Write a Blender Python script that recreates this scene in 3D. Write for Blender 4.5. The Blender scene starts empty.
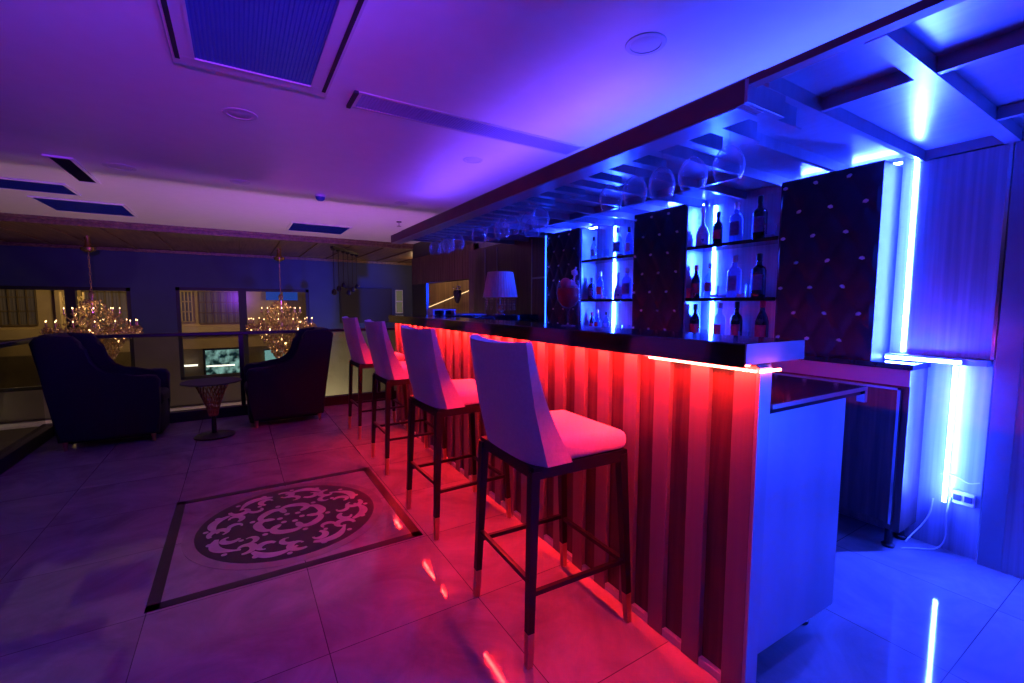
import bpy, bmesh, math, random
from mathutils import Vector, Matrix
random.seed(7)
PI = math.pi
sc = bpy.context.scene
COL = sc.collection

# ------------------------------------------------------------------ materials
def new_mat(name):
    m = bpy.data.materials.new(name); m.use_nodes = True
    nt = m.node_tree; nt.nodes.clear()
    out = nt.nodes.new('ShaderNodeOutputMaterial')
    return m, nt, out

def N(nt, typ, **kw):
    n = nt.nodes.new(typ)
    for k, v in kw.items():
        if k.startswith('i_'):
            n.inputs[k[2:].replace('_', ' ')].default_value = v
        else:
            setattr(n, k, v)
    return n

def c4(c): return (c[0], c[1], c[2], 1.0)

def pbr(name, col, rough=.5, metal=0., noise=0., scale=8., stretch=(1, 1, 1), bump=0., spec=.5, coat=0., sheen=0.):
    m, nt, out = new_mat(name)
    b = N(nt, 'ShaderNodeBsdfPrincipled')
    b.inputs['Roughness'].default_value = rough
    b.inputs['Metallic'].default_value = metal
    b.inputs['Specular IOR Level'].default_value = spec
    b.inputs['Coat Weight'].default_value = coat
    b.inputs['Sheen Weight'].default_value = sheen
    tc = N(nt, 'ShaderNodeTexCoord'); mp = N(nt, 'ShaderNodeMapping')
    mp.inputs['Scale'].default_value = stretch
    nt.links.new(tc.outputs['Object'], mp.inputs['Vector'])
    nz = N(nt, 'ShaderNodeTexNoise'); nz.inputs['Scale'].default_value = scale; nz.inputs['Detail'].default_value = 4
    nt.links.new(mp.outputs['Vector'], nz.inputs['Vector'])
    rp = N(nt, 'ShaderNodeValToRGB')
    a = max(0., 1 - noise); z = 1 + noise
    rp.color_ramp.elements[0].position = .3; rp.color_ramp.elements[1].position = .7
    rp.color_ramp.elements[0].color = c4([min(1, x * a) for x in col])
    rp.color_ramp.elements[1].color = c4([min(1, x * z) for x in col])
    nt.links.new(nz.outputs['Fac'], rp.inputs['Fac'])
    nt.links.new(rp.outputs['Color'], b.inputs['Base Color'])
    if bump:
        bp = N(nt, 'ShaderNodeBump'); bp.inputs['Strength'].default_value = bump; bp.inputs['Distance'].default_value = .01
        nt.links.new(nz.outputs['Fac'], bp.inputs['Height']); nt.links.new(bp.outputs['Normal'], b.inputs['Normal'])
    nt.links.new(b.outputs['BSDF'], out.inputs['Surface'])
    return m

def emit(name, col, strength):
    m, nt, out = new_mat(name)
    e = N(nt, 'ShaderNodeEmission'); e.inputs['Color'].default_value = c4(col); e.inputs['Strength'].default_value = strength
    nt.links.new(e.outputs['Emission'], out.inputs['Surface'])
    return m

def glass(name, tint=(1, 1, 1), refl=.9, ior=1.45, rough=.03, edge=0.):
    """Thin clear glass: tinted transparency under a Fresnel reflection."""
    m, nt, out = new_mat(name)
    t = N(nt, 'ShaderNodeBsdfTransparent'); t.inputs['Color'].default_value = c4(tint)
    g = N(nt, 'ShaderNodeBsdfGlossy'); g.inputs['Roughness'].default_value = rough; g.inputs['Color'].default_value = c4((refl,) * 3)
    f = N(nt, 'ShaderNodeLayerWeight'); f.inputs['Blend'].default_value = .35
    p = N(nt, 'ShaderNodeMath', operation='POWER'); p.inputs[1].default_value = 2.2
    q = N(nt, 'ShaderNodeMath', operation='MULTIPLY_ADD'); q.inputs[1].default_value = edge if edge else .45; q.inputs[2].default_value = .04
    nt.links.new(f.outputs['Facing'], p.inputs[0]); nt.links.new(p.outputs[0], q.inputs[0])
    mx = N(nt, 'ShaderNodeMixShader')
    nt.links.new(q.outputs[0], mx.inputs['Fac'])
    gl = g
    if edge:
        df = N(nt, 'ShaderNodeBsdfDiffuse'); df.inputs['Color'].default_value = (.75, .78, .85, 1)  # pale diffuse edge painted in for the rim highlights
        g = N(nt, 'ShaderNodeMixShader'); g.inputs['Fac'].default_value = .45
        nt.links.new(gl.outputs['BSDF'], g.inputs[1]); nt.links.new(df.outputs['BSDF'], g.inputs[2])
    nt.links.new(t.outputs['BSDF'], mx.inputs[1]); nt.links.new(g.outputs[0], mx.inputs[2])
    nt.links.new(mx.outputs['Shader'], out.inputs['Surface'])
    return m

def tile_floor():
    m, nt, out = new_mat('polished_marble_tile')
    b = N(nt, 'ShaderNodeBsdfPrincipled')
    b.inputs['Specular IOR Level'].default_value = .5
    tc = N(nt, 'ShaderNodeTexCoord')
    sp = N(nt, 'ShaderNodeSeparateXYZ'); nt.links.new(tc.outputs['Object'], sp.inputs['Vector'])
    def joint(sock, off):
        a = N(nt, 'ShaderNodeMath', operation='SUBTRACT'); nt.links.new(sock, a.inputs[0]); a.inputs[1].default_value = off
        d = N(nt, 'ShaderNodeMath', operation='DIVIDE'); nt.links.new(a.outputs[0], d.inputs[0]); d.inputs[1].default_value = .61
        r = N(nt, 'ShaderNodeMath', operation='ROUND'); nt.links.new(d.outputs[0], r.inputs[0])
        s = N(nt, 'ShaderNodeMath', operation='SUBTRACT'); nt.links.new(d.outputs[0], s.inputs[0]); nt.links.new(r.outputs[0], s.inputs[1])
        ab = N(nt, 'ShaderNodeMath', operation='ABSOLUTE'); nt.links.new(s.outputs[0], ab.inputs[0])
        lt = N(nt, 'ShaderNodeMath', operation='LESS_THAN'); nt.links.new(ab.outputs[0], lt.inputs[0]); lt.inputs[1].default_value = .0028
        fl = N(nt, 'ShaderNodeMath', operation='FLOOR'); nt.links.new(d.outputs[0], fl.inputs[0])
        return lt.outputs[0], fl.outputs[0]
    jx, fx = joint(sp.outputs['X'], -.372); jy, fy = joint(sp.outputs['Y'], 2.262)
    mxj = N(nt, 'ShaderNodeMath', operation='MAXIMUM'); nt.links.new(jx, mxj.inputs[0]); nt.links.new(jy, mxj.inputs[1])
    nz = N(nt, 'ShaderNodeTexNoise'); nz.inputs['Scale'].default_value = 2.3; nz.inputs['Detail'].default_value = 8; nz.inputs['Roughness'].default_value = .65
    nz.inputs['Distortion'].default_value = 1.2
    cb = N(nt, 'ShaderNodeCombineXYZ'); nt.links.new(fx, cb.inputs[0]); nt.links.new(fy, cb.inputs[1])
    sc3 = N(nt, 'ShaderNodeVectorMath', operation='SCALE'); sc3.inputs['Scale'].default_value = 3.7; nt.links.new(cb.outputs[0], sc3.inputs[0])
    ad = N(nt, 'ShaderNodeVectorMath', operation='ADD'); nt.links.new(tc.outputs['Object'], ad.inputs[0]); nt.links.new(sc3.outputs[0], ad.inputs[1])
    nt.links.new(ad.outputs[0], nz.inputs['Vector'])
    rp = N(nt, 'ShaderNodeValToRGB')
    rp.color_ramp.elements[0].position = .3; rp.color_ramp.elements[0].color = (.20, .19, .19, 1)
    rp.color_ramp.elements[1].position = .68; rp.color_ramp.elements[1].color = (.35, .335, .33, 1)
    nt.links.new(nz.outputs['Fac'], rp.inputs['Fac'])
    mx = N(nt, 'ShaderNodeMix', data_type='RGBA'); mx.inputs['B'].default_value = (.09, .08, .08, 1)
    nt.links.new(mxj.outputs[0], mx.inputs['Factor']); nt.links.new(rp.outputs['Color'], mx.inputs['A'])
    nt.links.new(mx.outputs['Result'], b.inputs['Base Color'])
    rr = N(nt, 'ShaderNodeMapRange'); rr.inputs['To Min'].default_value = .03; rr.inputs['To Max'].default_value = .09
    nt.links.new(nz.outputs['Fac'], rr.inputs['Value']); nt.links.new(rr.outputs['Result'], b.inputs['Roughness'])
    nt.links.new(b.outputs['BSDF'], out.inputs['Surface'])
    return m

def wood(name, dark, light, axis=1, scale=1.2, rough=.4, plank=0.):
    m, nt, out = new_mat(name)
    b = N(nt, 'ShaderNodeBsdfPrincipled'); b.inputs['Roughness'].default_value = rough
    tc = N(nt, 'ShaderNodeTexCoord'); mp = N(nt, 'ShaderNodeMapping')
    s = [14., 14., 14.]; s[axis] = .8
    mp.inputs['Scale'].default_value = [x * scale for x in s]
    nt.links.new(tc.outputs['Object'], mp.inputs['Vector'])
    nz = N(nt, 'ShaderNodeTexNoise'); nz.inputs['Scale'].default_value = 1.6; nz.inputs['Detail'].default_value = 6; nz.inputs['Distortion'].default_value = .4
    nt.links.new(mp.outputs['Vector'], nz.inputs['Vector'])
    rp = N(nt, 'ShaderNodeValToRGB')
    rp.color_ramp.elements[0].position = .32; rp.color_ramp.elements[0].color = c4(dark)
    rp.color_ramp.elements[1].position = .68; rp.color_ramp.elements[1].color = c4(light)
    nt.links.new(nz.outputs['Fac'], rp.inputs['Fac']); nt.links.new(rp.outputs['Color'], b.inputs['Base Color'])
    nt.links.new(b.outputs['BSDF'], out.inputs['Surface'])
    return m

BLUE = (.006, .040, 1.0)
VIOLET = (.42, .04, 1.0)
WARM = (1.0, .62, .28)
M = {}
M['ceiling'] = pbr('ceiling_paint', (.78, .76, .78), .45, noise=.02)
M['floor'] = tile_floor()
M['wood'] = wood('warm_plank_wood', (.10, .055, .03), (.24, .14, .08), 1)
M['woodv'] = wood('vertical_plank_wood', (.05, .025, .018), (.13, .07, .045), 2)
M['darkwood'] = wood('dark_grained_wood', (.030, .018, .016), (.10, .065, .055), 2, rough=.35)
M['board'] = pbr('silver_board', (.19, .18, .18), .4, .15, noise=.06, scale=5, stretch=(1, 10, .4))
M['boardedge'] = pbr('bright_board_edge', (.62, .62, .62), .35, .3)
M['navywall'] = pbr('navy_wall_paint', (.03, .045, .13), .6, noise=.08, scale=3)
M['greywall'] = pbr('grey_wall_paint', (.17, .155, .12), .6, noise=.08, scale=3)
M['darkwall'] = pbr('dark_wall_paint', (.05, .045, .05), .6, noise=.08, scale=3)
M['brushed'] = pbr('brushed_steel_sheet', (.42, .44, .50), .34, .45, noise=.22, scale=3, stretch=(1, 16, .35), bump=.03)
M['panel'] = pbr('satin_metal_panel', (.30, .32, .38), .28, .55, noise=.10, scale=4, stretch=(6, 1, 1))
M['fascia'] = pbr('dark_maroon_fascia', (.15, .07, .08), .5, noise=.1)
M['blackstone'] = pbr('black_polished_stone', (.012, .011, .013), .10, noise=.3, scale=30)
M['greystone'] = pbr('pale_stone_edge', (.34, .34, .36), .3, noise=.15, scale=7)
M['darkmetal'] = pbr('dark_metal', (.014, .014, .018), .38, .4, noise=.1)
M['black'] = pbr('black_plastic', (.01, .01, .012), .5)
M['chrome'] = pbr('chrome', (.7, .7, .72), .18, 1.)
M['copper'] = pbr('copper_sleeve', (.60, .33, .22), .3, .85)
M['fabric'] = pbr('pale_fabric', (.56, .52, .53), .85, noise=.06, scale=90, bump=.12, sheen=.3)
M['navyfab'] = pbr('navy_velvet', (.0035, .0045, .016), .8, noise=.2, scale=60)
M['tuft'] = pbr('dark_tufted_leather', (.008, .009, .024), .5, noise=.2, scale=20)
M['crystal'] = pbr('pink_crystal_button', (.92, .78, .82), .25, .0)
M['gold'] = pbr('antique_gold', (.62, .42, .16), .25, .9)
M['facet'] = pbr('crystal_drop', (.88, .66, .38), .14, .7)
M['lamp_shade'] = pbr('pleated_shade_cloth', (.72, .66, .62), .8, noise=.12, scale=40, stretch=(1, 1, .05))
M['white'] = pbr('white_plastic', (.75, .75, .78), .4)
M['acgrille'] = pbr('blue_grey_grille', (.035, .10, .42), .4, .1)
M['ventwhite'] = pbr('pale_blue_vent_metal', (.34, .36, .72), .45, .1)
M['fitting'] = pbr('ceiling_fitting', (.60, .59, .62), .5)
M['trimwhite'] = pbr('white_painted_trim', (.74, .73, .76), .4)
M['slot'] = pbr('dark_slot', (.02, .018, .03), .6)
M['redlabel'] = pbr('red_paper_label', (.62, .03, .06), .5, noise=.25, scale=40)
M['bluelabel'] = pbr('blue_grey_label', (.12, .14, .3), .5, noise=.2, scale=40)
M['whitelabel'] = pbr('white_paper_label', (.7, .7, .75), .5, noise=.15, scale=60)
M['darkglass'] = pbr('dark_bottle_glass', (.010, .012, .03), .06, .0, spec=.8)
M['frost'] = pbr('frosted_white_glass', (.62, .66, .8), .35)
M['glass'] = glass('clear_glass', (.95, .96, 1.0), 1., 1.5, .08, .95)
M['bottleglass'] = glass('clear_bottle_glass', (.55, .66, .95), 1., 1.6, .06, .8)
M['railglass'] = glass('railing_glass', (.86, .87, .84), .5, 1.3, .05)
M['paneglass'] = glass('window_glass', (.92, .92, .92), .12, 1.25, .15)
M['redglass'] = glass('red_drink_glass', (.75, .10, .12), .9, 1.5)
M['redliquid'] = pbr('red_drink', (.55, .02, .03), .15, spec=.6)
M['inlay_dark'] = pbr('dark_inlay_stone', (.020, .008, .010), .38, noise=.35, scale=14)
M['inlay_light'] = pbr('pale_inlay_stone', (.44, .42, .41), .12, noise=.12, scale=9)
M['inlay_mid'] = pbr('taupe_inlay_stone', (.26, .23, .23), .12, noise=.12, scale=9)
M['led_blue'] = emit('blue_led', (.016, .038, 1.0), 1550.)
M['led_blue_niche'] = emit('blue_led_niche', (.011, .042, 1.0), 620.)
M['led_blue_near'] = emit('blue_led_dimmed', (.011, .042, 1.0), 520.)
M['led_red_dim'] = emit('red_led_dimmed', (1.0, .012, .012), 330.)
M['glow_blue_strip'] = emit('blue_glow_strip', BLUE, 22.)
M['led_red'] = emit('red_led', (1.0, .014, .010), 820.)
M['led_redbead'] = emit('red_led_bead', (1.0, .16, .10), 45.)
M['bulb'] = emit('candle_bulb', (1.0, .58, .24), 6.)
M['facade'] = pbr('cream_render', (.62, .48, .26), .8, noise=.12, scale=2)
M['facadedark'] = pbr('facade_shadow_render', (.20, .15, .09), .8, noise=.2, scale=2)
M['glow_teal'] = None
M['curtain'] = pbr('grey_curtain', (.20, .18, .20), .8, noise=.4, scale=3, stretch=(12, 1, .1))
M['stairwall'] = pbr('tan_stair_wall', (.42, .26, .14), .6, noise=.3, scale=2, stretch=(6, 6, .3))

def screen_mat():
    m, nt, out = new_mat('lit_shopfront')
    tc = N(nt, 'ShaderNodeTexCoord')
    vo = N(nt, 'ShaderNodeTexVoronoi'); vo.inputs['Scale'].default_value = 5.5
    nt.links.new(tc.outputs['Object'], vo.inputs['Vector'])
    nz = N(nt, 'ShaderNodeTexNoise'); nz.inputs['Scale'].default_value = 4; nz.inputs['Detail'].default_value = 8
    nt.links.new(tc.outputs['Object'], nz.inputs['Vector'])
    rp = N(nt, 'ShaderNodeValToRGB')
    rp.color_ramp.elements[0].position = .42; rp.color_ramp.elements[0].color = (.01, .035, .04, 1)
    rp.color_ramp.elements[1].position = .62; rp.color_ramp.elements[1].color = (.45, .85, .8, 1)
    nt.links.new(nz.outputs['Fac'], rp.inputs['Fac'])
    e = N(nt, 'ShaderNodeEmission'); e.inputs['Strength'].default_value = .8
    nt.links.new(rp.outputs['Color'], e.inputs['Color'])
    nt.links.new(e.outputs['Emission'], out.inputs['Surface'])
    return m
M['shop'] = screen_mat()
M['glow_teal'] = emit('teal_sign_light', (.35, .75, .75), .7)
M['glow_blue'] = emit('blue_window_light', (.03, .10, .6), .55)
M['glow_warmline'] = emit('warm_string_light', (1.0, .62, .28), 1.6)
M['glow_white'] = emit('white_strip_light', (1.0, .95, .8), 3.)

# ------------------------------------------------------------------ mesh builder
class MB:
    def __init__(s): s.bm = bmesh.new()
    def _xf(s, vs, loc=(0, 0, 0), rot=None):
        mt = Matrix.Translation(loc)
        if rot is not None: mt = mt @ rot
        for v in vs: v.co = mt @ v.co
    def box(s, x0, x1, y0, y1, z0, z1, bev=0., seg=2):
        vs = bmesh.ops.create_cube(s.bm, size=1.)['verts']
        for v in vs:
            v.co = Vector((x0 + (v.co.x + .5) * (x1 - x0), y0 + (v.co.y + .5) * (y1 - y0), z0 + (v.co.z + .5) * (z1 - z0)))
        if bev:
            es = list({e for v in vs for e in v.link_edges})
            bmesh.ops.bevel(s.bm, geom=es, offset=bev, segments=seg, affect='EDGES', profile=.5)
        return s
    def hexa(s, bot, top):
        """eight-point solid: bot and top are four points each, same winding"""
        vb = [s.bm.verts.new(p) for p in bot]; vt = [s.bm.verts.new(p) for p in top]
        n = len(vb)
        s.bm.faces.new(vb[::-1]); s.bm.faces.new(vt)
        for i in range(n): s.bm.faces.new((vb[i], vb[(i + 1) % n], vt[(i + 1) % n], vt[i]))
        return s
    def bar(s, a, b, w0, w1=None, d0=None, d1=None):
        """square-section bar from a to b"""
        w1 = w0 if w1 is None else w1
        a = Vector(a); b = Vector(b); z = (b - a).normalized()
        x = Vector((1, 0, 0)) if abs(z.x) < .9 else Vector((0, 1, 0))
        x = (x - z * x.dot(z)).normalized(); y = z.cross(x)
        def ring(p, w): return [p + x * (w / 2 * i) + y * (w / 2 * j) for i, j in ((-1, -1), (1, -1), (1, 1), (-1, 1))]
        return s.hexa(ring(a, w0), ring(b, w1))
    def tube(s, pts, r, n=8, closed=False, r1=None):
        pts = [Vector(p) for p in pts]; rings = []
        L = len(pts)
        up = Vector((0, 0, 1))
        for i, p in enumerate(pts):
            t = (pts[(i + 1) % L] - pts[i - 1]) if closed else (pts[min(i + 1, L - 1)] - pts[max(i - 1, 0)])
            t.normalize()
            x = up.cross(t)
            if x.length < 1e-3: x = Vector((1, 0, 0)).cross(t)
            x.normalize(); y = t.cross(x)
            rr = r if r1 is None else r + (r1 - r) * i / (L - 1)
            rings.append([s.bm.verts.new(p + x * rr * math.cos(2 * PI * k / n) + y * rr * math.sin(2 * PI * k / n)) for k in range(n)])
        for i in range(L if closed else L - 1):
            A = rings[i]; B = rings[(i + 1) % L]
            for k in range(n): s.bm.faces.new((A[k], A[(k + 1) % n], B[(k + 1) % n], B[k]))
        if not closed:
            s.bm.faces.new(rings[0][::-1]); s.bm.faces.new(rings[-1])
        return s
    def lathe(s, prof, n=24, c=(0, 0, 0), caps=False):
        rings = []
        for r, z in prof:
            rings.append([s.bm.verts.new((c[0] + r * math.cos(2 * PI * k / n), c[1] + r * math.sin(2 * PI * k / n), c[2] + z)) for k in range(n)])
        for A, B in zip(rings, rings[1:]):
            for k in range(n): s.bm.faces.new((A[k], A[(k + 1) % n], B[(k + 1) % n], B[k]))
        if caps:
            s.bm.faces.new(rings[0][::-1]); s.bm.faces.new(rings[-1])
        return s
    def prism(s, prof, y0, y1, axis='y', bev=0., seg=3):
        """closed 2-D profile extruded along y (profile in x,z) or z (profile in x,y) or x (profile in y,z)"""
        def P(a, b, t): return (a, t, b) if axis == 'y' else ((a, b, t) if axis == 'z' else (t, a, b))
        A = [s.bm.verts.new(P(a, b, y0)) for a, b in prof]; B = [s.bm.verts.new(P(a, b, y1)) for a, b in prof]
        fs = [s.bm.faces.new(A), s.bm.faces.new(B[::-1])]
        n = len(prof)
        for i in range(n): fs.append(s.bm.faces.new((A[i], B[i], B[(i + 1) % n], A[(i + 1) % n])))
        if bev:
            es = list(set(fs[0].edges) | set(fs[1].edges))
            bmesh.ops.bevel(s.bm, geom=es, offset=bev, segments=seg, affect='EDGES', profile=.5)
        return s
    def ball(s, c, r, sub=1, sz=1.):
        vs = bmesh.ops.create_icosphere(s.bm, subdivisions=sub, radius=r)['verts']
        for v in vs: v.co = Vector((c[0] + v.co.x, c[1] + v.co.y, c[2] + v.co.z * sz))
        return s
    def drop(s, c, r, h):
        """faceted crystal drop"""
        t = s.bm.verts.new((c[0], c[1], c[2] + h * .4)); b = s.bm.verts.new((c[0], c[1], c[2] - h * .6))
        a0 = random.random() * 6
        q = [s.bm.verts.new((c[0] + r * math.cos(a0 + k * PI / 2), c[1] + r * math.sin(a0 + k * PI / 2), c[2])) for k in range(4)]
        for k in range(4):
            s.bm.faces.new((q[k], q[(k + 1) % 4], t)); s.bm.faces.new((q[(k + 1) % 4], q[k], b))
        return s
    def mesh(s, name, mat, smooth=False):
        bmesh.ops.recalc_face_normals(s.bm, faces=s.bm.faces[:])
        me = bpy.data.meshes.new(name); s.bm.to_mesh(me); s.bm.free()
        if mat: me.materials.append(mat)
        if smooth:
            for p in me.polygons: p.use_smooth = True
        return me
    def build(s, name, mat, parent=None, smooth=False, label=None):
        o = bpy.data.objects.new(name, s.mesh(name, mat, smooth)); COL.objects.link(o)
        if parent is not None: o.parent = parent
        if label: o['label'] = label
        if smooth: auto(o)
        return o

def auto(o, ang=40):
    me = o.data
    try: me.set_sharp_from_angle(angle=math.radians(ang))
    except Exception: pass

def subsurf(o, lv=2):
    md = o.modifiers.new('sub', 'SUBSURF'); md.levels = lv; md.render_levels = lv
    for p in o.data.polygons: p.use_smooth = True
    return o

def tag(o, label, cat, group=None):
    o['label'] = label; o['category'] = cat
    if group: o['group'] = group
    return o
def thing(name, label, cat, loc=(0, 0, 0), rz=0., group=None):
    o = bpy.data.objects.new(name, None); COL.objects.link(o)
    o.location = loc; o.rotation_euler = (0, 0, rz); o.empty_display_size = .1
    return tag(o, label, cat, group)
def struct(name, mb, mat, smooth=False):
    o = mb.build(name, mat, None, smooth); o['kind'] = 'structure'; return o
def kids(o): return [c for c in o.children]
def copy_tree(o, parent=None):
    c = o.copy(); COL.objects.link(c)
    c.parent = parent
    for ch in kids(o): copy_tree(ch, c)
    return c
def place(src, loc, rz, label, first):
    o = src if first else copy_tree(src)
    o.location = loc; o.rotation_euler = (0, 0, rz); o['label'] = label
    return o

# ------------------------------------------------------------------ camera
f_px = 444.34
cam_d = bpy.data.cameras.new('camera'); cam = bpy.data.objects.new('camera', cam_d); COL.objects.link(cam)
cam_d.sensor_width = 36.; cam_d.lens = f_px / 1024 * 36.; cam_d.clip_start = .02; cam_d.clip_end = 200
yaw, pit, rol = math.radians(31.71), math.radians(-4.764), math.radians(.1546)
fw = Vector((math.sin(yaw) * math.cos(pit), math.cos(yaw) * math.cos(pit), math.sin(pit)))
rt = Vector((math.cos(yaw), -math.sin(yaw), 0)); up = rt.cross(fw)
r2 = rt * math.cos(rol) + up * math.sin(rol); u2 = -rt * math.sin(rol) + up * math.cos(rol)
mt = Matrix((r2, u2, -fw)).transposed().to_4x4(); mt.translation = (0, 0, 1.28)
cam.matrix_world = mt
sc.camera = cam

# ------------------------------------------------------------------ room shell
CZ = 2.5; XW = 3.12; YW = 12.2
struct('floor', MB().box(-1.66, 6.0, -3.0, 6.02, -.25, 0), M['floor'])
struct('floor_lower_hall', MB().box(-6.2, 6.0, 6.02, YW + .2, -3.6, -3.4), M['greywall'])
struct('ceiling', MB().box(-6.2, 6.0, -3.0, 8.9, CZ, CZ + .15), M['ceiling'])
wsf = MB().box(-6.2, 6.0, 8.9, 8.98, 2.40, CZ + .15)
wsf.box(-6.2, 6.0, 8.98, YW, 2.43, CZ + .1)
x = -6.1
while x < 6.0:
    wsf.box(x, x + .05, 8.98, YW - .02, 2.405, 2.432); x += .62
struct('ceiling_wood_soffit', wsf, M['wood'])
struct('trim_1', MB().box(-6.2, 6.0, 8.86, 8.9, 2.46, 2.5).box(-6.2, 6.0, YW - .08, YW - .03, 2.36, 2.42), M['wood'])
struct('wall_left', MB().box(-6.4, -6.2, -3.0, YW, -3.4, CZ + .1), M['darkwall'])
struct('wall_back', MB().box(-6.2, 6.0, -3.2, -3.0, -3.4, CZ + .1), M['darkwall'])
# right wall behind the bar, with the stair opening further along
struct('wall_right', MB().box(XW, XW + .15, -3.0, 6.1, 0, CZ), M['brushed'])
struct('wall_right_upper', MB().box(XW, XW + .15, 6.1, 8.95, 2.2, CZ + .05), M['darkwall'])
hd = MB()
y = 6.12
while y < 8.9:
    hd.box(XW - .03, XW + .12, y, y + .085, 1.68, 2.2); y += .10
hd.box(XW, XW + .12, 6.1, 8.95, 1.68, 2.2)
struct('trim_2', hd, M['woodv'])
struct('wall_stair_pier', MB().box(XW - .02, XW + .03, 8.15, 8.95, -3.4, 2.2).box(XW, XW + .15, 6.0, 6.15, 0, 2.2), M['black'])
struct('wall_stair', MB().box(4.6, 4.75, 6.0, 12.2, -3.4, CZ), M['stairwall'])
# far wall with two window openings: navy above, grey below, split along the handrail's line of sight
W1 = (-4.75, -1.89, -.42, 1.61); W2 = (-1.13, 1.55, -.42, 1.64); DZ = .60
def wall_band(z0, z1):
    mb = MB(); xs = [-6.2, W1[0], W1[1], W2[0], W2[1], 6.0]
    for i in range(5):
        if i in (1, 3):
            w = W1 if i == 1 else W2
            if z0 < w[2]: mb.box(xs[i], xs[i + 1], YW, YW + .2, z0, min(z1, w[2]))
            if z1 > w[3]: mb.box(xs[i], xs[i + 1], YW, YW + .2, max(z0, w[3]), z1)
        else: mb.box(xs[i], xs[i + 1], YW, YW + .2, z0, z1)
    return mb
struct('wall_far', wall_band(DZ, CZ + .1), M['navywall'])
struct('wall_far_lower', wall_band(-3.4, DZ), M['greywall'])
struct('trim_3', MB().box(-6.2, 1.2, YW - .10, YW, -1.12, -1.02), M['trimwhite'])
for k, w in enumerate((W1, W2)):
    mb = MB(); t = .07
    mb.box(w[0], w[0] + t, YW + .02, YW + .12, w[2], w[3]).box(w[1] - t, w[1], YW + .02, YW + .12, w[2], w[3])
    mb.box(w[0], w[1], YW + .02, YW + .12, w[2], w[2] + t).box(w[0], w[1], YW + .02, YW + .12, w[3] - t, w[3])
    mx = -2.82 if k == 0 else .12
    mb.box(mx - .08, mx + .08, YW + .0, YW + .13, w[2], w[3])
    o = struct('window_%d' % (k + 1), mb, M['black'])
    MB().box(w[0] + t, w[1] - t, YW + .06, YW + .07, w[2] + t, w[3] - t).build('window_pane', M['paneglass'], o)
# boundary of the dark corner on the far wall: framed dark picture and a bright narrow window
t = thing('wall_screen', 'large dark framed screen on the navy wall behind the farthest stool', 'screen', (2.95, YW, 1.2))
MB().box(-.68, .68, -.06, 0, -.42, .5, .01).build('panel_body', M['black'], t)
MB().box(-.64, .64, -.066, -.058, -.38, .46).build('screen_face', M['slot'], t)
t = thing('narrow_window', 'narrow pale upright lit window beside the dark wall screen', 'window', (3.84, YW, 1.35))
MB().box(-.10, .10, -.04, 0, -.32, .32).build('frame', M['trimwhite'], t)
MB().box(-.085, .085, -.045, -.035, .02, .30).box(-.085, .085, -.045, -.035, -.30, -.01).build('lit_pane', emit('dim_window_light', (.42, .36, .25), .22), t)

# ------------------------------------------------------------------ street outside the windows
FY = 20.
t = thing('building_facade', 'cream building across the street seen through the far windows', 'building', (0, FY, -4))
mb = MB(); mb.box(-14, 10, 0, .6, -2, 9.5); mb.build('facade_wall', M['facade'], t)
mb = MB(); mb.box(-14, 10, -.25, 0, 4.15, 4.45).box(-14, 10, -.15, 0, 2.95, 3.05); mb.build('ledge', M['facade'], t)
for k, (x0, x1, z0, z1) in enumerate(((-1.80, -1.38, 4.62, 5.72), (-1.20, .12, 4.56, 5.72), (-9.0, -7.9, 4.4, 6.3), (-6.6, -5.4, 4.6, 5.9), (-4.3, -3.2, 4.4, 6.3), (1.6, 2.4, 4.6, 6.0))):
    w = MB().box(x0, x1, -.06, .0, z0, z1).build('window_recess', M['curtain'] if k != 5 else M['facadedark'], t)
    mb = MB(); nb = 4 if k in (0,) else 6
    for i in range(nb + 1):
        xx = x0 + (x1 - x0) * i / nb; mb.box(xx - .018, xx + .018, -.11, -.06, z0, z1)
    for i in range(4):
        zz = z0 + (z1 - z0) * i / 3; mb.box(x0, x1, -.11, -.06, zz - .018, zz + .018)
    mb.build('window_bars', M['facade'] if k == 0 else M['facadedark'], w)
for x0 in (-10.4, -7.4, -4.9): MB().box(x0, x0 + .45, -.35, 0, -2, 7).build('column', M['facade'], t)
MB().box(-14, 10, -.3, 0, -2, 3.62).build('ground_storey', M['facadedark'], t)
t = thing('shop_window', 'teal lit shopfront display across the street below the cream ledge', 'shop window', (-.50, FY - .42, -1.02))
MB().box(-.55, .52, 0, .08, -.42, .60).build('display', M['shop'], t)
MB().box(-.62, -.55, -.03, .1, -.48, .66).box(.52, .60, -.03, .1, -.48, .66).box(-.62, .60, -.03, .1, .60, .66).box(-.62, .60, -.03, .1, -.48, -.42).build('frame', M['black'], t)
t = thing('shop_sign', 'small square teal lit sign to the side of the shopfront display', 'sign', (1.18, FY - .42, -.76))
MB().box(-.33, .33, 0, .06, -.25, .24).build('lit_face', M['glow_teal'], t)
MB().box(-.37, .37, .01, .08, .24, .28).box(-.37, .37, .01, .08, -.29, -.25).build('frame', M['black'], t)
t = thing('lit_upper_window', 'blue lit window high on the cream building behind the chandelier', 'window', (1.52, FY - .45, 1.52))
MB().box(-.55, .55, 0, .05, -.1, .42).build('lit_pane', M['glow_blue'], t)
MB().box(-.6, .6, -.02, .04, .42, .48).box(-.03, .03, -.02, .02, -.1, .42).build('frame', M['facadedark'], t)
tag(MB().box(-1.85, -1.28, FY - .56, FY - .5, -.96, -.90).box(-1.02, -.15, FY - .56, FY - .5, -1.02, -.97).build('strip_light', M['glow_white']), 'thin white strip light crossing the teal shopfront', 'strip light')
struct('street', MB().box(-16, 12, YW + .3, FY + .1, -5.2, -5.0), M['darkwall'])
t = thing('roof_ornament', 'lattice lit screen panel beyond the first window', 'screen', (-4.0, 17.5, -1.2))
mb = MB()
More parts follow.
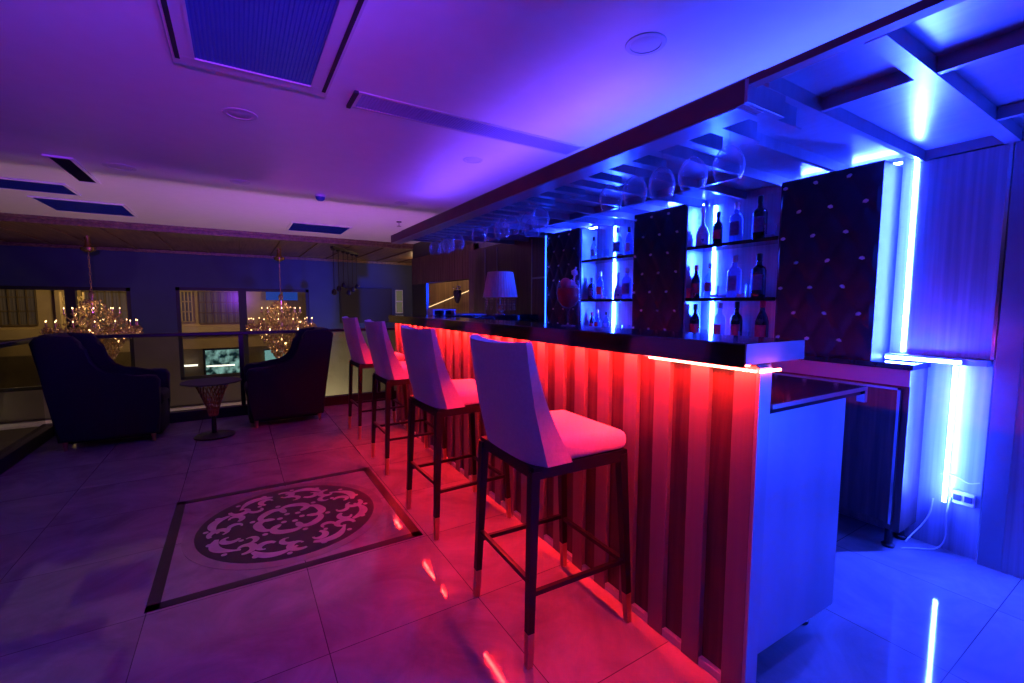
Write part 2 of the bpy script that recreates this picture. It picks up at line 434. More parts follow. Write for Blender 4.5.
for i in range(5):
    for j in range(6):
        mb.tube([(-.18 + .09 * i + .03 * math.cos(a), 0, 1.6 + .2 * j + .075 * math.sin(a)) for a in [q * PI / 4 for q in range(8)]], .012, 4, True)
mb.build('lattice', M['facade'], t)
MB().box(-.26, -.22, -.03, .03, -2.2, 2.8).box(.22, .26, -.03, .03, -2.2, 2.8).build('frame', M['facade'], t)

# ------------------------------------------------------------------ floor medallion
t = thing('floor_medallion', 'square dark bordered stone medallion with scrolled rosette in the tile floor', 'floor inlay', (.225, 2.885, 0))
h = .605; bw = .05
mb = MB(); mb.box(-h, h, -h, -h + bw, 0, .0015).box(-h, h, h - bw, h, 0, .0015).box(-h, -h + bw, -h, h, 0, .0015).box(h - bw, h, -h, h, 0, .0015)
mb.build('border_strip', M['inlay_dark'], t)
mb = MB(); mb.lathe([(.0, .0012), (.53, .0012), (.53, 0)], 72); mb.build('outer_ring', M['inlay_mid'], t)
mb = MB(); mb.lathe([(.0, .0018), (.475, .0018), (.475, 0)], 72); mb.build('dark_disc', M['inlay_dark'], t)
def ribbon(mb, pts, w, z=.0026):
    """flat ribbon with width profile"""
    L = len(pts); A = []; B = []
    for i, p in enumerate(pts):
        q0 = Vector(pts[max(i - 1, 0)]); q1 = Vector(pts[min(i + 1, L - 1)])
        d = (q1 - q0); d = d.normalized() if d.length > 1e-6 else Vector((1, 0))
        n = Vector((-d.y, d.x)); ww = w * (.35 + .65 * math.sin(PI * min(1, (i + 1) / L * 1.15)))
        A.append(mb.bm.verts.new((p[0] + n.x * ww, p[1] + n.y * ww, z))); B.append(mb.bm.verts.new((p[0] - n.x * ww, p[1] - n.y * ww, z)))
    for i in range(L - 1): mb.bm.faces.new((A[i], A[i + 1], B[i + 1], B[i]))
def pol(r, a): return (1.09 * r * math.cos(a), 1.09 * r * math.sin(a))
def disc(mb, c, r, z=.0027, n=14):
    vs = [mb.bm.verts.new((c[0] + r * math.cos(2 * PI * k / n), c[1] + r * math.sin(2 * PI * k / n), z)) for k in range(n)]
    mb.bm.faces.new(vs)
mb = MB(); zz = .0024
for k in range(8):
    a0 = k * PI / 4 + .2
    # S-scroll along the rim: an outer arc that curls inward at its end
    arc = []
    for i in range(30):
        u = i / 29; a = a0 + u * .58; r = .345 + .035 * math.sin(u * PI * 1.1)
        arc.append(pol(r, a))
    ribbon(mb, arc, .025, zz)
    c = Vector(pol(.325, a0 + .60)); cur = []
    for i in range(26):
        u = i / 25; ang = a0 + .6 + .6 - u * 4.9 * (1 if k % 2 else -1); rr = .058 * (1 - .62 * u)
        cur.append((c.x + rr * math.cos(ang), c.y + rr * math.sin(ang)))
    zz += .00002; ribbon(mb, cur, .020, zz)
    c = Vector(pol(.30, a0 + .12)); cur = []
    for i in range(22):
        u = i / 21; ang = a0 + 2.6 + u * 4.2 * (1 if k % 2 else -1); rr = .050 * (1 - .55 * u)
        cur.append((c.x + rr * math.cos(ang), c.y + rr * math.sin(ang)))
    zz += .00002; ribbon(mb, cur, .019, zz)
    c = Vector(pol(.255, a0 + .45)); cur = []
    for i in range(20):
        u = i / 19; ang = a0 + 1.2 + u * 3.9 * (-1 if k % 2 else 1); rr = .044 * (1 - .5 * u)
        cur.append((c.x + rr * math.cos(ang), c.y + rr * math.sin(ang)))
    zz += .00002; ribbon(mb, cur, .016, zz)
    for rr, da, s in ((.385, .10, .017), (.392, .48, .014), (.275, .34, .013)):
        zz += .000005; disc(mb, pol(rr, a0 + da), s, zz + .0002)
mb.build('rim_scrolls', M['inlay_light'], t)
mb = MB(); zz = .0024
for k in range(6):
    a0 = k * PI / 3 + .3; c = Vector(pol(.115, a0)); cur = []
    for i in range(28):
        u = i / 27; ang = a0 - 2.4 + u * 4.8; rr = .062 + .012 * math.sin(3 * u * PI)
        cur.append((c.x + rr * math.cos(ang), c.y + rr * math.sin(ang)))
    zz += .00002; ribbon(mb, cur, .024, zz)
    zz += .00001; disc(mb, pol(.188, a0 + .5), .015, zz)
    zz += .00001; disc(mb, pol(.055, a0 + .5), .016, zz)
mb.build('centre_rosette', M['inlay_light'], t)

# ------------------------------------------------------------------ ceiling fittings
def sq_ring(mb, x0, x1, y0, y1, w, z0, z1, bev=0.):
    mb.box(x0, x1, y0, y0 + w, z0, z1, bev).box(x0, x1, y1 - w, y1, z0, z1, bev)
    mb.box(x0, x0 + w, y0 + w, y1 - w, z0, z1, bev).box(x1 - w, x1, y0 + w, y1 - w, z0, z1, bev); return mb
t = thing('ceiling_air_conditioner', 'large cassette air conditioner with blue mesh grille in the ceiling', 'air conditioner', (.137, 2.28, CZ))
AY = .60
sq_ring(MB(), -.36, .36, -AY, AY, .095, -.014, 0, .004).build('frame', M['fitting'], t)
MB().box(-.345, -.325, -AY + .06, AY - .06, -.017, -.010).box(.325, .345, -AY + .06, AY - .06, -.017, -.010).box(-.30, .30, -AY + .015, -AY + .035, -.017, -.01).build('air_slot', M['slot'], t)
mb = MB(); n = 30
for i in range(n + 1):
    xx = -.26 + .52 * i / n; mb.box(xx - .0045, xx + .0045, -AY + .1, AY - .1, -.012, -.004)
n2 = int((AY - .1) * 2 / .0125)
for i in range(n2 + 1):
    yy = -AY + .1 + (2 * AY - .2) * i / n2; mb.box(-.26, .26, yy - .002, yy + .002, -.010, -.005)
mb.build('mesh_grille', M['acgrille'], t)
MB().box(-.26, .26, -AY + .1, AY - .1, -.004, -.001).build('dark_backing', M['acgrille'], t)
sq_ring(MB(), -.275, .275, -AY + .085, AY - .085, .012, -.018, -.012).build('grille_rim', M['fitting'], t)

t = thing('linear_air_vent', 'long slim louvred ceiling vent running up to the bar canopy', 'vent', (1.50, 2.845, CZ))
sq_ring(MB(), -.85, .85, -.115, .115, .022, -.006, 0, .002).build('frame', M['fitting'], t)
mb = MB()
for i in range(90):
    xx = -.82 + 1.64 * i / 89; mb.box(xx - .004, xx + .004, -.095, .095, -.006, -.002)
mb.build('louvre_blades', M['ventwhite'], t)
MB().box(-.83, .83, -.095, .095, -.002, -.0005).build('vent_backing', M['ventwhite'], t)
MB().box(-.875, -.852, -.115, .115, -.016, 0).build('end_cap', M['slot'], t)

def vent(name, label, x0, x1, y0, y1, mat):
    t = thing(name, label, 'vent', ((x0 + x1) / 2, (y0 + y1) / 2, CZ)); a = (x1 - x0) / 2; b = (y1 - y0) / 2
    sq_ring(MB(), -a, a, -b, b, .03, -.014, 0, .003).build('frame', M['trimwhite'], t)
    mb = MB(); n = max(6, int((b - .03) * 2 / .035))
    for i in range(n):
        yy = -b + .03 + (2 * b - .06) * (i + .5) / n
        mb.hexa([(-a + .03, yy - .011, -.013), (a - .03, yy - .011, -.013), (a - .03, yy - .006, -.013), (-a + .03, yy - .006, -.013)],
                [(-a + .03, yy + .006, -.003), (a - .03, yy + .006, -.003), (a - .03, yy + .011, -.003), (-a + .03, yy + .011, -.003)])
    mb.build('louvres', mat, t)
    MB().box(-a + .02, a - .02, -b + .02, b - .02, -.002, -.0005).build('vent_backing', mat, t)
vent('ceiling_vent', 'narrow dark slotted ceiling vent before the blue grilles', -1.31, -1.12, 5.22, 6.15, M['slot'])
vent('ceiling_vent', 'blue ceiling grille cut by the picture edge above the dark left armchair'.replace('left ', '').replace('cut by the picture edge ', 'beside the dark vent '), -2.6, -1.44, 6.38, 6.95, M['acgrille'])
vent('ceiling_vent', 'blue ceiling grille near the wood soffit above the first chandelier', -1.98, -1.13, 7.3, 8.2, M['acgrille'])
vent('ceiling_vent', 'blue ceiling grille near the wood soffit above the second chandelier', .74, 1.62, 7.45, 8.3, M['acgrille'])

def downlight(label, x, y, r=.095):
    t = thing('ceiling_downlight', label, 'downlight', (x, y, CZ))
    MB().lathe([(r * .72, 0), (r * .75, -.005), (r * .97, -.0035), (r, 0)], 40).build('trim_ring', M['fitting'], t, True)
    MB().lathe([(.001, -.002), (r * .72, -.002), (r * .74, -.001)], 32).build('diffuser', M['fitting'], t, True)
for lb, x, y, r in (('round recessed downlight in the ceiling above the bar stools', 1.685, 1.54, .095), ('round recessed downlight beyond the cassette air conditioner', .07, 3.46, .10),
                    ('round recessed downlight by the slim vent and canopy', 1.756, 3.48, .085), ('round flat downlight between the dark vent and the smoke detector', -.84, 5.34, .12),
                    ('small recessed downlight next to the far canopy end', 1.75, 5.38, .085), ('small flush spot between the round downlight and the smoke detector', .08, 5.34, .09)):
    downlight(lb, x, y, r)
t = thing('smoke_detector', 'small domed smoke detector on the ceiling before the blue grille', 'smoke detector', (.85, 5.49, CZ))
MB().lathe([(.055, 0), (.055, -.015), (.05, -.022)], 24).build('base_ring', M['white'], t, True)
MB().lathe([(.05, -.022), (.046, -.045), (.03, -.062), (.001, -.067)], 24).build('dome', M['acgrille'], t, True)
t = thing('ceiling_sprinkler', 'tiny sprinkler head on the ceiling near the far canopy corner', 'sprinkler', (2.1, 6.6, CZ))
MB().lathe([(.04, 0), (.035, -.01), (.012, -.014), (.012, -.06)], 12).build('stem', M['chrome'], t, True)
MB().lathe([(.012, -.06), (.035, -.066), (.001, -.07)], 12).build('deflector', M['chrome'], t, True)

# ------------------------------------------------------------------ bar canopy
t = thing('bar_canopy', 'metal panelled canopy with glass rack hanging over the bar', 'canopy', (0, 0, 0))
CE = 4.95
MB().box(1.48, 1.60, .915, CE, 1.955, 2.035, .003).build('front_beam', M['fascia'], t)
MB().box(1.482, 1.72, .905, .935, 1.958, 2.034, .002).build('beam_end_block', M['panel'], t)
MB().box(1.483, 1.60, .94, CE, 1.950, 1.956).build('beam_underside', M['panel'], t)
MB().box(1.487, 1.53, -1.2, .913, 2.015, 2.04).build('edge_rail', M['fascia'], t)
MB().box(1.62, XW, -1.2, .92, 2.085, 2.10).box(1.60, XW, .92, CE, 2.085, 2.10).build('roof_panel', M['panel'], t)
ys = [-.06, .265, .59, .915] + [.915 + .325 * k for k in range(1, 13)]
for y in ys:
    x0 = 1.575 if y < .9 else 1.602
    hw = .026 if y == .59 else .013
    MB().box(x0, XW - .002, y - hw, y + hw, 2.032, 2.085).build('cross_beam', M['panel'], t)
for x, y0, y1 in ((1.985, .616, .902), (2.68, -1.2, .564), (2.58, 1.578, 4.9), (1.985, -1.2, .564), (3.095, -1.2, .902), (1.99, 2.24, 4.9)):
    MB().box(x - .012, x + .012, y0, y1, 2.036, 2.085).build('long_beam', M['panel'], t)
# fine glass-hanging rails
ry = []
y = 1.0
while y < CE - .05:
    ry.append(y); y += .162
for y in ry:
    MB().box(1.602, 1.98, y - .026, y + .026, 1.990, 1.996).box(1.602, 1.98, y - .004, y + .004, 1.996, 2.084).build('rack_rail', M['panel'], t)

def wineglass():
    t = thing('hanging_wine_glass', '', 'wine glass', group='glasses hanging under the canopy')
    g = MB()
    bowl = [(.004, .0), (.020, -.008), (.042, -.028), (.056, -.058), (.059, -.082), (.055, -.110), (.046, -.132)]
    g.lathe([(r, z) for r, z in bowl], 28)
    g.lathe([(r - .0015, z) for r, z in bowl[1:]], 28)
    g.build('bowl', M['glass'], t, True)
    MB().lathe([(.0455, -.131), (.0475, -.133), (.0455, -.135), (.0435, -.133), (.0455, -.131)], 28).build('rim', M['glass'], t, True)
    MB().lathe([(.0045, .0), (.0035, .02), (.0035, .085), (.006, .094)], 10).build('stem', M['glass'], t, True)
    MB().lathe([(.001, .094), (.034, .0945), (.034, .0965), (.006, .100), (.001, .1)], 24).build('foot', M['glass'], t, True)
    return t
wg = wineglass()
# gaps between rails sit at ry + .081
gaps = [y + .081 for y in ry]
near = ['first', 'second', 'third', 'fourth', 'fifth']
gi = [(gaps[0], 'balloon wine glass hanging first in the rack, closest to the beam end'),
      (gaps[1], 'balloon wine glass hanging second from the beam end'),
      (gaps[2], 'balloon wine glass hanging third from the beam end, middle of the five'),
      (gaps[3], 'balloon wine glass hanging fourth from the beam end'),
      (gaps[4], 'balloon wine glass hanging fifth, last of the large looking row')]
far = [(8, 1.68), (9, 1.70), (10, 1.66), (10, 1.84), (11, 1.68), (12, 1.70), (13, 1.66), (16, 1.70), (17, 1.68), (18, 1.72), (19, 1.68)]
first = True
XG = 1.665
for y, lb in gi:
    place(wg, (XG, y, 1.904), 0, lb, first); first = False
wl = ['clear wine glass starting the second hanging cluster', 'clear wine glass second in the hanging cluster over the tall cocktail', 'clear wine glass at the front in the middle of the hanging cluster',
      'clear wine glass set deeper in the middle of the hanging cluster', 'clear wine glass just past the middle of the hanging cluster', 'clear wine glass next to last in the hanging cluster', 'clear wine glass ending the second hanging cluster',
      'small distant wine glass hanging above the bar end, first of four', 'small distant wine glass hanging above the bar end, second of four', 'small distant wine glass hanging above the bar end, third of four', 'small distant wine glass hanging above the bar end, last of four']
for (gidx, xx), lb in zip(far, wl):
    if gidx < len(gaps): place(wg, (xx, gaps[gidx], 1.904), 0, lb, False)

# ------------------------------------------------------------------ the bar counter
RZ = -.024
bar = thing('bar_counter', 'long bar counter with black top and red lit slatted front', 'bar counter', (1.34, .75, 0), RZ)
BL = 3.95   # length along local y
mb = MB()
k = 0; y = 0.0
while y < BL - .05:
    mb.box(0, .075, y, y + .073, 0.0, 1.098, .002, 1); y += .162
mb.build('raised_boards', M['board'], bar)
MB().box(.022, .085, .004, BL - .004, .0, 1.098).build('recessed_panel', M['darkwood'], bar)
MB().box(.004, .024, .075, BL, .0, .03).build('plinth', M['boardedge'], bar)
MB().box(.0, .062, -.012, .0, .0, 1.09).build('end_trim', M['brushed'], bar, label='bright metal end strip')
MB().box(-.055, .27, .005, BL + .06, 1.10, 1.165, .004).box(-.055, -.051, .44, BL + .06, 1.089, 1.104).box(-.055, -.051, .005, .44, 1.091, 1.104).box(.265, .27, .005, 3.4, 1.0957, 1.104).build('countertop', M['blackstone'], bar)  # thin lips added below the edges to shield the LED tapes
MB().box(-.055, .27, .0005, .005, 1.101, 1.164).build('countertop_end', M['greystone'], bar, label='pale polished end face of the countertop')
MB().box(.085, .62, .045, 3.38, .10, .925).build('cabinet_body', M['brushed'], bar)
MB().box(.065, .63, .02, .045, .095, .93).build('end_panel', M['brushed'], bar, label='large brushed metal end panel')
wt = MB().box(.085, .72, .0, 3.38, .935, .965, .003).build('worktop', M['blackstone'], bar)
MB().box(.085, .735, -.008, .0, .952, .967).box(.715, .735, -.008, .02, .905, .953).build('worktop_edge', M['chrome'], wt)
MB().box(.095, .12, .045, BL, .925, 1.10).build('upstand', M['brushed'], bar)
for yy in (.10, 1.7, 3.2):
    MB().lathe([(.028, 0), (.030, .012), (.016, .02), (.016, .10)], 14, (.56, yy, 0), True).build('foot', M['black'], bar, True)
mb = MB(); mb.box(-.047, -.036, .0, BL, 1.0968, 1.0995).build('red_led_tape', M['led_red'], bar)
MB().box(.230, .242, .02, 3.3, 1.0972, 1.0995).build('service_led_tape', M['led_red_dim'], bar)
mb = MB()
for i in range(34):
    y = -.004 + i * .0125; mb.box(-.0165, -.010, y - .0028, y + .0028, 1.0765, 1.0840)
for i in range(9):
    x = -.008 + i * .0125; mb.box(x - .0028, x + .0028, -.022, -.0155, 1.0765, 1.0840)
bd = mb.build('red_led_beads', M['led_redbead'], bar)
MB().box(-.018, -.0105, -.02, .43, 1.0842, 1.0866).build('bead_tape', M['white'], bar)

# return counter at the far end
t = thing('return_counter', 'black return counter closing the far end of the bar', 'counter', (1.71, 4.22, 0))
MB().box(0.01, 1.25, .0, .50, 1.10, 1.165, .004).build('countertop', M['blackstone'], t)
MB().box(0.04, 1.22, .03, .46, 0.0, 1.10).build('body', M['darkwood'], t)
t = thing('card_tray', 'low pale tray box with dark slots on the far end of the counter', 'tray', (1.85, 4.42, 1.165))
MB().box(-.13, .13, -.08, .08, .05, .065, .003).box(-.13, .13, .06, .08, 0, .05).box(-.13, -.11, -.08, .06, 0, .05).box(.11, .13, -.08, .06, 0, .05).box(-.01, .01, -.08, .06, 0, .05).build('tray_body', M['white'], t)
MB().box(-.11, .11, .0, .01, .004, .048).build('slot_back', M['slot'], t)
t = thing('drip_mat', 'flat blue grey bar mat lying between the card tray and the table lamp', 'bar mat', (2.17, 4.36, 1.165))
MB().box(-.15, .15, -.08, .08, 0, .012, .003).build('mat_body', M['white'], t)
mb = MB()
for i in range(7): mb.box(-.13 + i * .04, -.115 + i * .04, -.06, .06, .012, .016)
mb.build('mat_ribs', M['acgrille'], t)

t = thing('table_lamp', 'table lamp with pleated shade and crystal drops at the end of the bar', 'lamp', (2.56, 4.40, 1.165))
mb = MB(); n = 72; rings = []
for z, r in ((.20, .195), (.475, .142)):
    rings.append([mb.bm.verts.new(((r + (.004 if k % 2 else -.002)) * math.cos(2 * PI * k / n), (r + (.004 if k % 2 else -.002)) * math.sin(2 * PI * k / n), z)) for k in range(n)])
for k in range(n): mb.bm.faces.new((rings[0][k], rings[0][(k + 1) % n], rings[1][(k + 1) % n], rings[1][k]))
sh = mb.build('lamp_shade', M['lamp_shade'], t)
mb = MB(); mb.tube([(.196 * math.cos(a * PI / 18), .196 * math.sin(a * PI / 18), .20) for a in range(36)], .004, 6, True).tube([(.143 * math.cos(a * PI / 18), .143 * math.sin(a * PI / 18), .475) for a in range(36)], .004, 6, True); mb.build('shade_piping', M['white'], sh)
MB().lathe([(.001, 0), (.085, 0), (.085, .012), (.05, .022), (.02, .03), (.012, .05), (.012, .30)], 24).build('base', M['chrome'], t, True)
mb = MB()
for k in range(14):
    a = 2 * PI * k / 14
    for z in (.175, .145, .115, .085, .06): mb.drop((.165 * math.cos(a), .165 * math.sin(a), z), .009, .03)
mb.build('crystal_fringe', M['facet'], t)
MB().lathe([(.035, .03), (.04, .045), (.03, .06), (.03, .10), (.012, .115)], 10).build('crystal_column', M['facet'], t)

# tall red cocktail glass on the counter
t = thing('cocktail_glass', 'tall footed goblet with red drink standing on the bar', 'cocktail', (1.50, 1.86, 1.165))
MB().lathe([(.001, 0), (.04, .002), (.04, .004), (.008, .010), (.005, .02), (.0045, .075), (.012, .095)], 24).build('stem', M['glass'], t, True)
MB().lathe([(.008, .093), (.035, .108), (.058, .140), (.064, .175), (.060, .21), (.052, .245)], 28).build('bowl', M['glass'], t, True)
MB().lathe([(.001, .098), (.034, .112), (.055, .142), (.060, .175), (.057, .202), (.001, .203)], 28).build('drink', M['redliquid'], t, True)
MB().ball((-.022, -.005, .225), .031, 2).build('berry', M['redlabel'], t, True)
MB().ball((.026, .008, .222), .028, 1).ball((.034, -.012, .205), .022, 1).ball((.005, .02, .215), .022, 1).build('ice', M['frost'], t)
MB().tube([(.03, .0, .2), (.045, .0, .30), (.05, 0, .315)], .005, 8).ball((.04, 0, .285), .020, 1).build('garnish', M['frost'], t)

# ------------------------------------------------------------------ bar stools
def make_stool():
    t = thing('bar_stool', '', 'bar stool', group='bar stools along the red bar front')
    # upholstered seat: cushion with soft crown
    mb = MB(); mb.box(-.16, .225, -.225, .225, .715, .800, .030, 4)
    for v in mb.bm.verts:
        if v.co.z > .77: v.co.z += .012 * (1 - (v.co.x / .24) ** 2) * (1 - (v.co.y / .24) ** 2) - .012 * max(0, v.co.x / .22)
        if v.co.x > 0: v.co.y *= 1 - .05 * v.co.x / .22
    mb.build('seat', M['fabric'], t, True)
    # backrest: padded shell rising from the seat rear, leaning back, sides wrapping forward
    mb = MB(); nz, ny = 14, 16; H0, H1 = .715, 1.155
    grid_o, grid_i = [], []
    for i in range(nz + 1):
        u = i / nz; z = H0 + (H1 - H0) * u; ro, ri = [], []
        for j in range(ny + 1):
            v = -1 + 2 * j / ny
            hw = .228 - .012 * u
            yy = hw * v
            lean = -.215 - .085 * u - .01 * math.sin(PI * u)
            wrap = .05 * abs(v) ** 5
            dz = -.012 * math.cos(v * PI * .5) * u * u if u > .9 else 0
            th = .060 + .055 * (1 - u) ** 2.0 + .03 * abs(v) ** 4 * (1 - u)
            ro.append((lean + wrap, yy, z + dz)); ri.append((lean + th + wrap * .3, yy * (.985), z + dz))
        grid_o.append(ro); grid_i.append(ri)
    VO = [[mb.bm.verts.new(p) for p in r] for r in grid_o]; VI = [[mb.bm.verts.new(p) for p in r] for r in grid_i]
    for i in range(nz):
        for j in range(ny):
            mb.bm.faces.new((VO[i][j], VO[i + 1][j], VO[i + 1][j + 1], VO[i][j + 1])); mb.bm.faces.new((VI[i][j], VI[i][j + 1], VI[i + 1][j + 1], VI[i + 1][j]))
        mb.bm.faces.new((VO[i][0], VI[i][0], VI[i + 1][0], VO[i + 1][0])); mb.bm.faces.new((VO[i][ny], VO[i + 1][ny], VI[i + 1][ny], VI[i][ny]))
    for j in range(ny):
        mb.bm.faces.new((VO[nz][j], VI[nz][j], VI[nz][j + 1], VO[nz][j + 1])); mb.bm.faces.new((VO[0][j], VO[0][j + 1], VI[0][j + 1], VI[0][j]))
    es = [e for e in mb.bm.edges if e.is_manifold and e.calc_face_angle(0) > 1.0]
    bmesh.ops.bevel(mb.bm, geom=es, offset=.022, segments=5, affect='EDGES', profile=.5)
    mb.build('backrest', M['fabric'], t, True)
    mb = MB(); mb.box(-.205, .215, -.215, -.195, .672, .716).box(-.205, .215, .195, .215, .672, .716).box(-.215, -.195, -.215, .215, .672, .716).box(.195, .215, -.215, .215, .672, .716).box(-.2, .2, -.2, .2, .700, .714)
    mb.build('seat_frame', M['darkmetal'], t)
    for sx in (-1, 1):
        for sy in (-1, 1):
            top = Vector((sx * .198 + (.0 if sx > 0 else -.008), sy * .200, .700)); ft = Vector((sx * .235, sy * .220, 0.0))
            md = ft + (top - ft) * (.125 / .70)
            lg = MB().bar(md, top, .026, .034).build('leg', M['darkmetal'], t)
            MB().bar(ft, md, .022, .0265).build('copper_sleeve', M['copper'], lg)
    def at(sx, sy, z):
        top = Vector((sx * .198, sy * .200, .70)); ft = Vector((sx * .235, sy * .220, 0)); return ft + (top - ft) * (z / .7)
    for (a, b, z) in (((-1, -1), (-1, 1), .30), ((1, -1), (1, 1), .25), ((-1, -1), (1, -1), .262), ((-1, 1), (1, 1), .262)):
        MB().bar(at(*a, z), at(*b, z), .017).build('stretcher', M['darkmetal'], t)
    return t
st = make_stool()
for i, (x, y, r, lb) in enumerate(((1.072, 1.432, -2.5, 'pale upholstered bar stool standing clear and whole, closest to the bar end panel'), (1.105, 2.42, 1.0, 'pale upholstered bar stool second from the bar end, beside the floor medallion'),
                                   (1.150, 3.48, -1.0, 'pale upholstered bar stool third from the bar end, overlapping the last one'), (1.178, 4.50, 0.0, 'pale upholstered bar stool farthest along the bar, against the railing glow'))):
    place(st, (x, y, 0), math.radians(r), lb, i == 0)

# ------------------------------------------------------------------ back bar: counter, tufted panels, shelf niches
XF = 2.88
t = thing('back_counter', 'low back bar cabinet with black top under the shelves', 'cabinet', (XF, .83, 0))
LY = 3.2
MB().box(-.02, .235, -.01, LY, .955, .985, .002).build('countertop', M['blackstone'], t)
MB().box(.0, .235, .0, LY, .10, .955).build('body', M['darkwood'], t)
for k in range(4):
    y0 = .03 + k * .79
    d = MB().box(-.014, .0, y0, y0 + .76, .14, .86, .003).build('door', M['darkwood'], t)
    MB().box(-.024, -.014, y0, y0 + .012, .14, .86).box(-.024, -.014, y0, y0 + .76, .848, .86).build('door_edge', M['chrome'], d)
MB().box(-.012, .0, .0, LY, .87, .952).build('fascia', M['panel'], t)
for yy, xx in ((.05, .03), (.05, .19), (1.6, .03), (3.1, .03)):
    MB().lathe([(.028, 0), (.03, .012), (.018, .02), (.018, .10)], 14, (xx, yy, 0), True).build('foot', M['black'], t, True)

def tuft_panel(y0, y1, label):
    z0, z1 = .985, 2.028
    t = thing('tufted_wall_panel', label, 'wall panel', (XF, (y0 + y1) / 2, z0), group='buttoned panels behind the bar')
    W = y1 - y0; Hh = z1 - z0; px, pz = .166, .30
    ny, nz = int(W / .0166), int(Hh / .0166)
    mb = MB(); V = []
    def depth(y, z):
        a = (y / px + z / pz); b = (y / px - z / pz)
        da = abs(a - round(a)); db = abs(b - round(b))
        return .016 * min(1, (min(da, db) * 5.0) ** .7)
    for i in range(nz + 1):
        r = []
        for j in range(ny + 1):
            y = -W / 2 + W * j / ny; z = Hh * i / nz
            r.append(mb.bm.verts.new((-.004 - depth(y + .02, z + .05) if 0 < i < nz and 0 < j < ny else -.002, y, z)))
        V.append(r)
    for i in range(nz):
        for j in range(ny): mb.bm.faces.new((V[i][j], V[i][j + 1], V[i + 1][j + 1], V[i + 1][j]))
    mb.box(-.004, .235, -W / 2, W / 2, 0, Hh)
    mb.build('padding', M['tuft'], t, True)
    me = None; k = 0
    for a in range(-12, 13):
        for b in range(-12, 13):
            y = px * (a + b) / 2 - .02; z = pz * (a - b) / 2 - .05
            if abs(y) < W / 2 - .015 and .03 < z < Hh - .03:
                if me is None:
                    o = MB().ball((0, 0, 0), .015, 1).build('crystal_button', M['crystal'], t); me = o.data
                else:
                    o = bpy.data.objects.new('crystal_button', me); COL.objects.link(o); o.parent = t
                o.location = (-.008, y, z); o.scale = (.7, 1.15, .75); o.rotation_euler = (random.uniform(-.5, .5), 0, 0)
tuft_panel(1.0, 1.51, 'dark buttoned wall panel above the cabinet end, next to the bright corner strip')
tuft_panel(2.2, 2.7, 'dark buttoned wall panel between the two bottle niches')
tuft_panel(3.4, 3.93, 'dark buttoned wall panel behind the red cocktail')

def niche(y0, y1, label, yl):
    t = thing('bottle_shelf', label, 'shelf', (XF, (y0 + y1) / 2, .985), group='bottle niches')
    W = (y1 - y0) / 2 - .002
    MB().box(.205, .233, -W, W, .0, 1.04).build('back_sheet', M['brushed'], t)
    for z in (.335, .715):
        MB().box(.012, .205, -W, W, z - .012, z + .012, .002).build('shelf_board', M['blackstone'], t)
    MB().box(.012, .205, -W, W, .0, .03).build('shelf_base', M['brushed'], t)
    for s in (-1, 1): MB().box(.012, .205, s * W - (.012 if s > 0 else 0), s * W + (0 if s > 0 else .012), .03, 1.03).build('side_cheek', M['brushed'], t)
    for z0, z1 in ((.035, .32), (.35, .70), (.73, 1.035)):
        MB().box(.190, .204, yl, yl + .016, z0, z1).build('blue_led_tape', M['led_blue_niche'], t)
    return t
niche(1.51, 2.2, 'bottle niche closer to the bar end, three tiers lit blue', .225)
niche(2.7, 3.4, 'bottle niche behind the cocktail glass, three tiers lit blue', .07)
Z1, Z2, Z3 = 1.015, 1.332, 1.712   # standing heights

def bottle(kind):
    t = thing('liquor_bottle', '', 'bottle', group='bottles on the back bar shelves')
    if kind == 'round':
        prof = [(.001, 0), (.036, 0), (.038, .006), (.038, .150), (.033, .178), (.016, .200), (.0135, .215), (.0135, .268)]; hn = .268; lab = (.0388, .05, .125)
    elif kind == 'square':
        prof = [(.001, 0), (.040, 0), (.042, .008), (.042, .165), (.036, .185), (.017, .200), (.015, .215), (.015, .262)]; hn = .262; lab = (.0428, .045, .14)
    elif kind == 'flask':
        prof = [(.001, 0), (.048, 0), (.050, .01), (.046, .09), (.034, .135), (.015, .165), (.012, .19), (.012, .285)]; hn = .285; lab = (.0490, .012, .055)
    else:
        prof = [(.001, 0), (.034, 0), (.036, .006), (.036, .14), (.028, .17), (.0145, .20), (.013, .225), (.013, .258)]; hn = .258; lab = (.0368, .04, .12)
    return t, prof, hn, lab
protos = {}
def make_bottle(kind, glassm, labm, capm):
    t, prof, hn, lab = bottle(kind)
    n = 4 if kind == 'square' else 20
    mb = MB(); mb.lathe(prof, 24)
    mb.build('glass_body', M[glassm], t, True)
    r, z0, z1 = lab
    mb = MB(); ns = 16
    A = [[mb.bm.verts.new((-(r if kind != 'flask' else r - (z - .012) * .05) * math.cos(a), r * math.sin(a), z)) for a in [(-1.1 + 2.2 * q / ns) for q in range(ns + 1)]] for z in (z0, z1)]
    for q in range(ns): mb.bm.faces.new((A[0][q], A[0][q + 1], A[1][q + 1], A[1][q]))
    mb.build('label', M[labm], t, True)
    rc = prof[-1][0] + .0025
    MB().lathe([(rc, hn - .035), (rc, hn + .006), (rc - .003, hn + .010), (.001, hn + .010)], 16).build('cap', M[capm], t, True)
    return t
def put_bottle(spec, x, y, z, label, s=1.):
    first = spec not in protos
    if first: protos[spec] = make_bottle(*spec)
    o = place(protos[spec], (x, y, z), random.uniform(-.3, .3), label, first)
    o.scale = (s, s, s); return o
B1 = ('round', 'darkglass', 'redlabel', 'black'); B2 = ('square', 'bottleglass', 'bluelabel', 'white'); B3 = ('square', 'darkglass', 'bluelabel', 'black')
B4 = ('flask', 'frost', 'bluelabel', 'white'); B5 = ('slim', 'darkglass', 'redlabel', 'redlabel'); B6 = ('round', 'bottleglass', 'redlabel', 'white'); B7 = ('slim', 'bottleglass', 'whitelabel', 'black')
